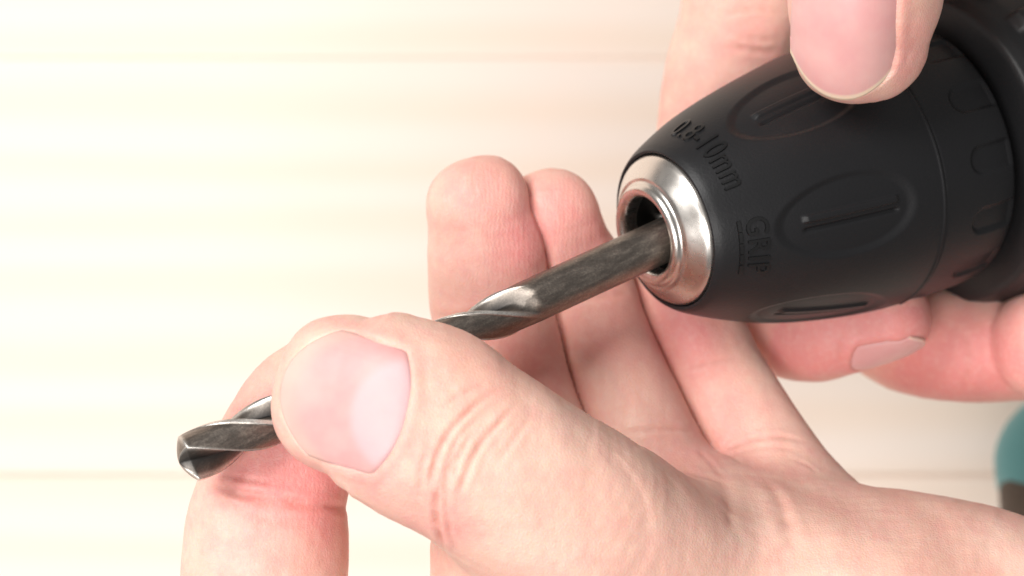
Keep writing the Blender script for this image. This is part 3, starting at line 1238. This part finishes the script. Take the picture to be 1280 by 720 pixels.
l_flush_shade = [(600, 225, 60, 0.45), (590, 290, 60, 0.2), (655, 320, 50, 0.5), (700, 250, 60, 0.6), (755, 300, 50, 0.7), (580, 385, 60, 0.4), (655, 450, 60, 0.5),
       (700, 490, 50, 0.3), (760, 400, 60, 0.45), (800, 480, 60, 0.3), (850, 400, 55, 0.8), (880, 440, 50, 0.5), (900, 520, 60, 0.2),  # red on the little finger by the chuck paints in the shadow there
       (400, 595, 65, 0.5), (330, 575, 60, 0.45), (300, 600, 50, 0.4), (330, 690, 90, 0.35), (320, 490, 50, 0.25), (410, 650, 40, 0.35),  # red between thumb and index partly paints their shadow pocket
       (380, 520, 50, 0.3), (400, 590, 40, 0.3), (560, 660, 40, 0.6), (540, 600, 50, 0.2), (470, 620, 40, 0.4), (660, 300, 40, 0.4),
       (860, 570, 60, 0.45), (930, 560, 60, 0.2), (1010, 590, 60, 0.15), (770, 520, 70, -0.15), (700, 600, 120, -0.25), (600, 460, 60, -0.1)]
lpads = [(600, 280, 105, 1.0), (695, 270, 90, 1.0), (360, 590, 90, 0.7)]
tn = Nail(LF, F, (424, 498), (300, 463), 8.7, 18.4, c0=0.34, c1=0.66, flat=0.75)
tn.lun = 0.43
tn.free = 4.5
tn.fe_amt = 0.22
left = build_hand('hand', LF, F, lcre, l_flush_shade, lpads, [tn])
left['label'] = 'open left hand pinching the drill bit between thumb and index finger'
left['category'] = 'hand'
del F, G, IX, T_

# ---- right hand (wrapped round the chuck from behind, thumb on top)
lo = [W(800, 0, -60)[0], W(0, 530, -60)[1], -98]
hi = [W(1480, 0, -40)[0], W(0, -330, -40)[1], 24]
RF = Field(lo, hi, HV * 1.12)
F = RF.empty()
ridx = [(1010, -260, -46, 13, 12), (958, -120, -50, 11.5, 11), (932, 20, -53, 10.8, 10), (906, 130, -55, 10.6, 9.5), (896, 230, -56, 9.8, 9), (915, 320, -54, 9, 8.8), (958, 385, -48, 8.6, 8.6), (1010, 408, -43, 8.9, 8.5), (1064, 404, -40, 7.7, 7.7), (1112, 396, -38, 6.6, 6.8)]
RF.add(F, RF.tube(ridx, caps=(1, 0.95)), 0.8)
rmid = [(1090, -200, -70, 12, 11), (1055, 50, -74, 10, 9), (1050, 250, -72, 9, 9), (1075, 370, -64, 8.8, 8.8), (1130, 418, -57, 9.2, 8.8), (1200, 430, -52, 9.4, 9), (1290, 428, -50, 9.4, 9)]
RF.add(F, RF.tube(rmid, caps=(1, 1)), 0.8)
rrng = [(1250, -150, -80, 12, 11), (1280, 100, -88, 10, 9), (1300, 300, -78, 9, 9), (1350, 400, -62, 9, 9), (1325, 432, -46, 9.6, 9)]
RF.add(F, RF.tube([(1308, 428, -42, 8.6, 9.0), (1350, 420, -44, 9.4, 9.4), (1420, 380, -60, 10, 10), (1430, 200, -85, 11, 10), (1380, -100, -80, 12, 12)], caps=(1.0, 1)), 0.8)
G = RF.empty()
RF.add(G, RF.tube([(1000, -260, -48, 16, 14), (1200, -300, -60, 20, 16), (1420, -220, -78, 20, 16)], caps=(1, 1)), 1)
RF.add(G, RF.tube([(1400, -100, -82, 16, 13), (1430, 220, -88, 14, 11)], caps=(1, 1)), 5)
RF.add(G, RF.tube([(1130, -330, -20, 17, 15), (1050, -270, -40, 15, 14)], caps=(1, 1)), 6)
F = RF.smin(F, G, 4)
T_ = RF.empty()
rth = [(1076, 48, -7.5, 9.7, 7.6), (1080, 10, -6.0, 10.8, 8.6), (1084, -40, -5, 11.1, 9.2), (1090, -110, -5, 11.2, 9.8), (1105, -200, -8, 12.5, 11), (1125, -300, -16, 14, 13)]
RF.add(T_, RF.tube(rth, caps=(0.95, 1), expo=2.3, roll=math.radians(-14)), 1)
F = RF.smin(F, T_, 3)
rcre = [([(902, 58), (925, 60), (950, 64), (972, 66)], 0.30, 0.5, 0.5),
        ([(920, 46), (945, 50), (972, 50)], 0.2, 0.4, 0.3),
        ([(900, 20), (940, 12), (975, 16)], 0.16, 0.4, 0.2),
        ([(1060, 476), (1050, 440), (1052, 410)], 0.14, 0.5, 0.2),
        ([(1205, 490), (1212, 450), (1206, 410)], 0.2, 0.6, 0.3)]
r_flush_shade = [(900, 100, 70, 0.2), (940, 40, 60, 0.35), (1000, 440, 80, 0.95), (1080, 420, 60, 0.8), (1150, 400, 50, 0.6), (1180, 460, 90, 0.7), (1260, 430, 80, 0.7),  # strong red on the fingers below the chuck paints in their shade
       (1120, 120, 50, 0.5), (1070, 128, 40, 0.4), (1150, 60, 50, 0.45), (1140, 480, 60, 0.6), (860, 130, 60, 0.05), (1240, 480, 60, 0.4)]
n1 = Nail(RF, F, (1052, 50), (1044, 140), 7.6, 19.5, c0=0.35, c1=0.62, flat=0.8)
n1.lun = 0.20
n1.free = 1.0
n1.fe_amt = 0.75
n2 = Nail(RF, F, (1112, 440), (1180, 404), 3.4, 12.0, c0=0.5, c1=0.7, flat=0.85, norm=(0.2, -0.94, 0.30), shift=(0.0, -0.3, -1.6))
n2.lun = 0.02
n2.free = 0.5
n2.fe_amt = 0.35
right = build_hand('hand', RF, F, rcre, r_flush_shade, [], [n1, n2])
right['label'] = 'right hand gripping the black drill chuck, thumb on top, fingertips curled underneath'
right['category'] = 'hand'
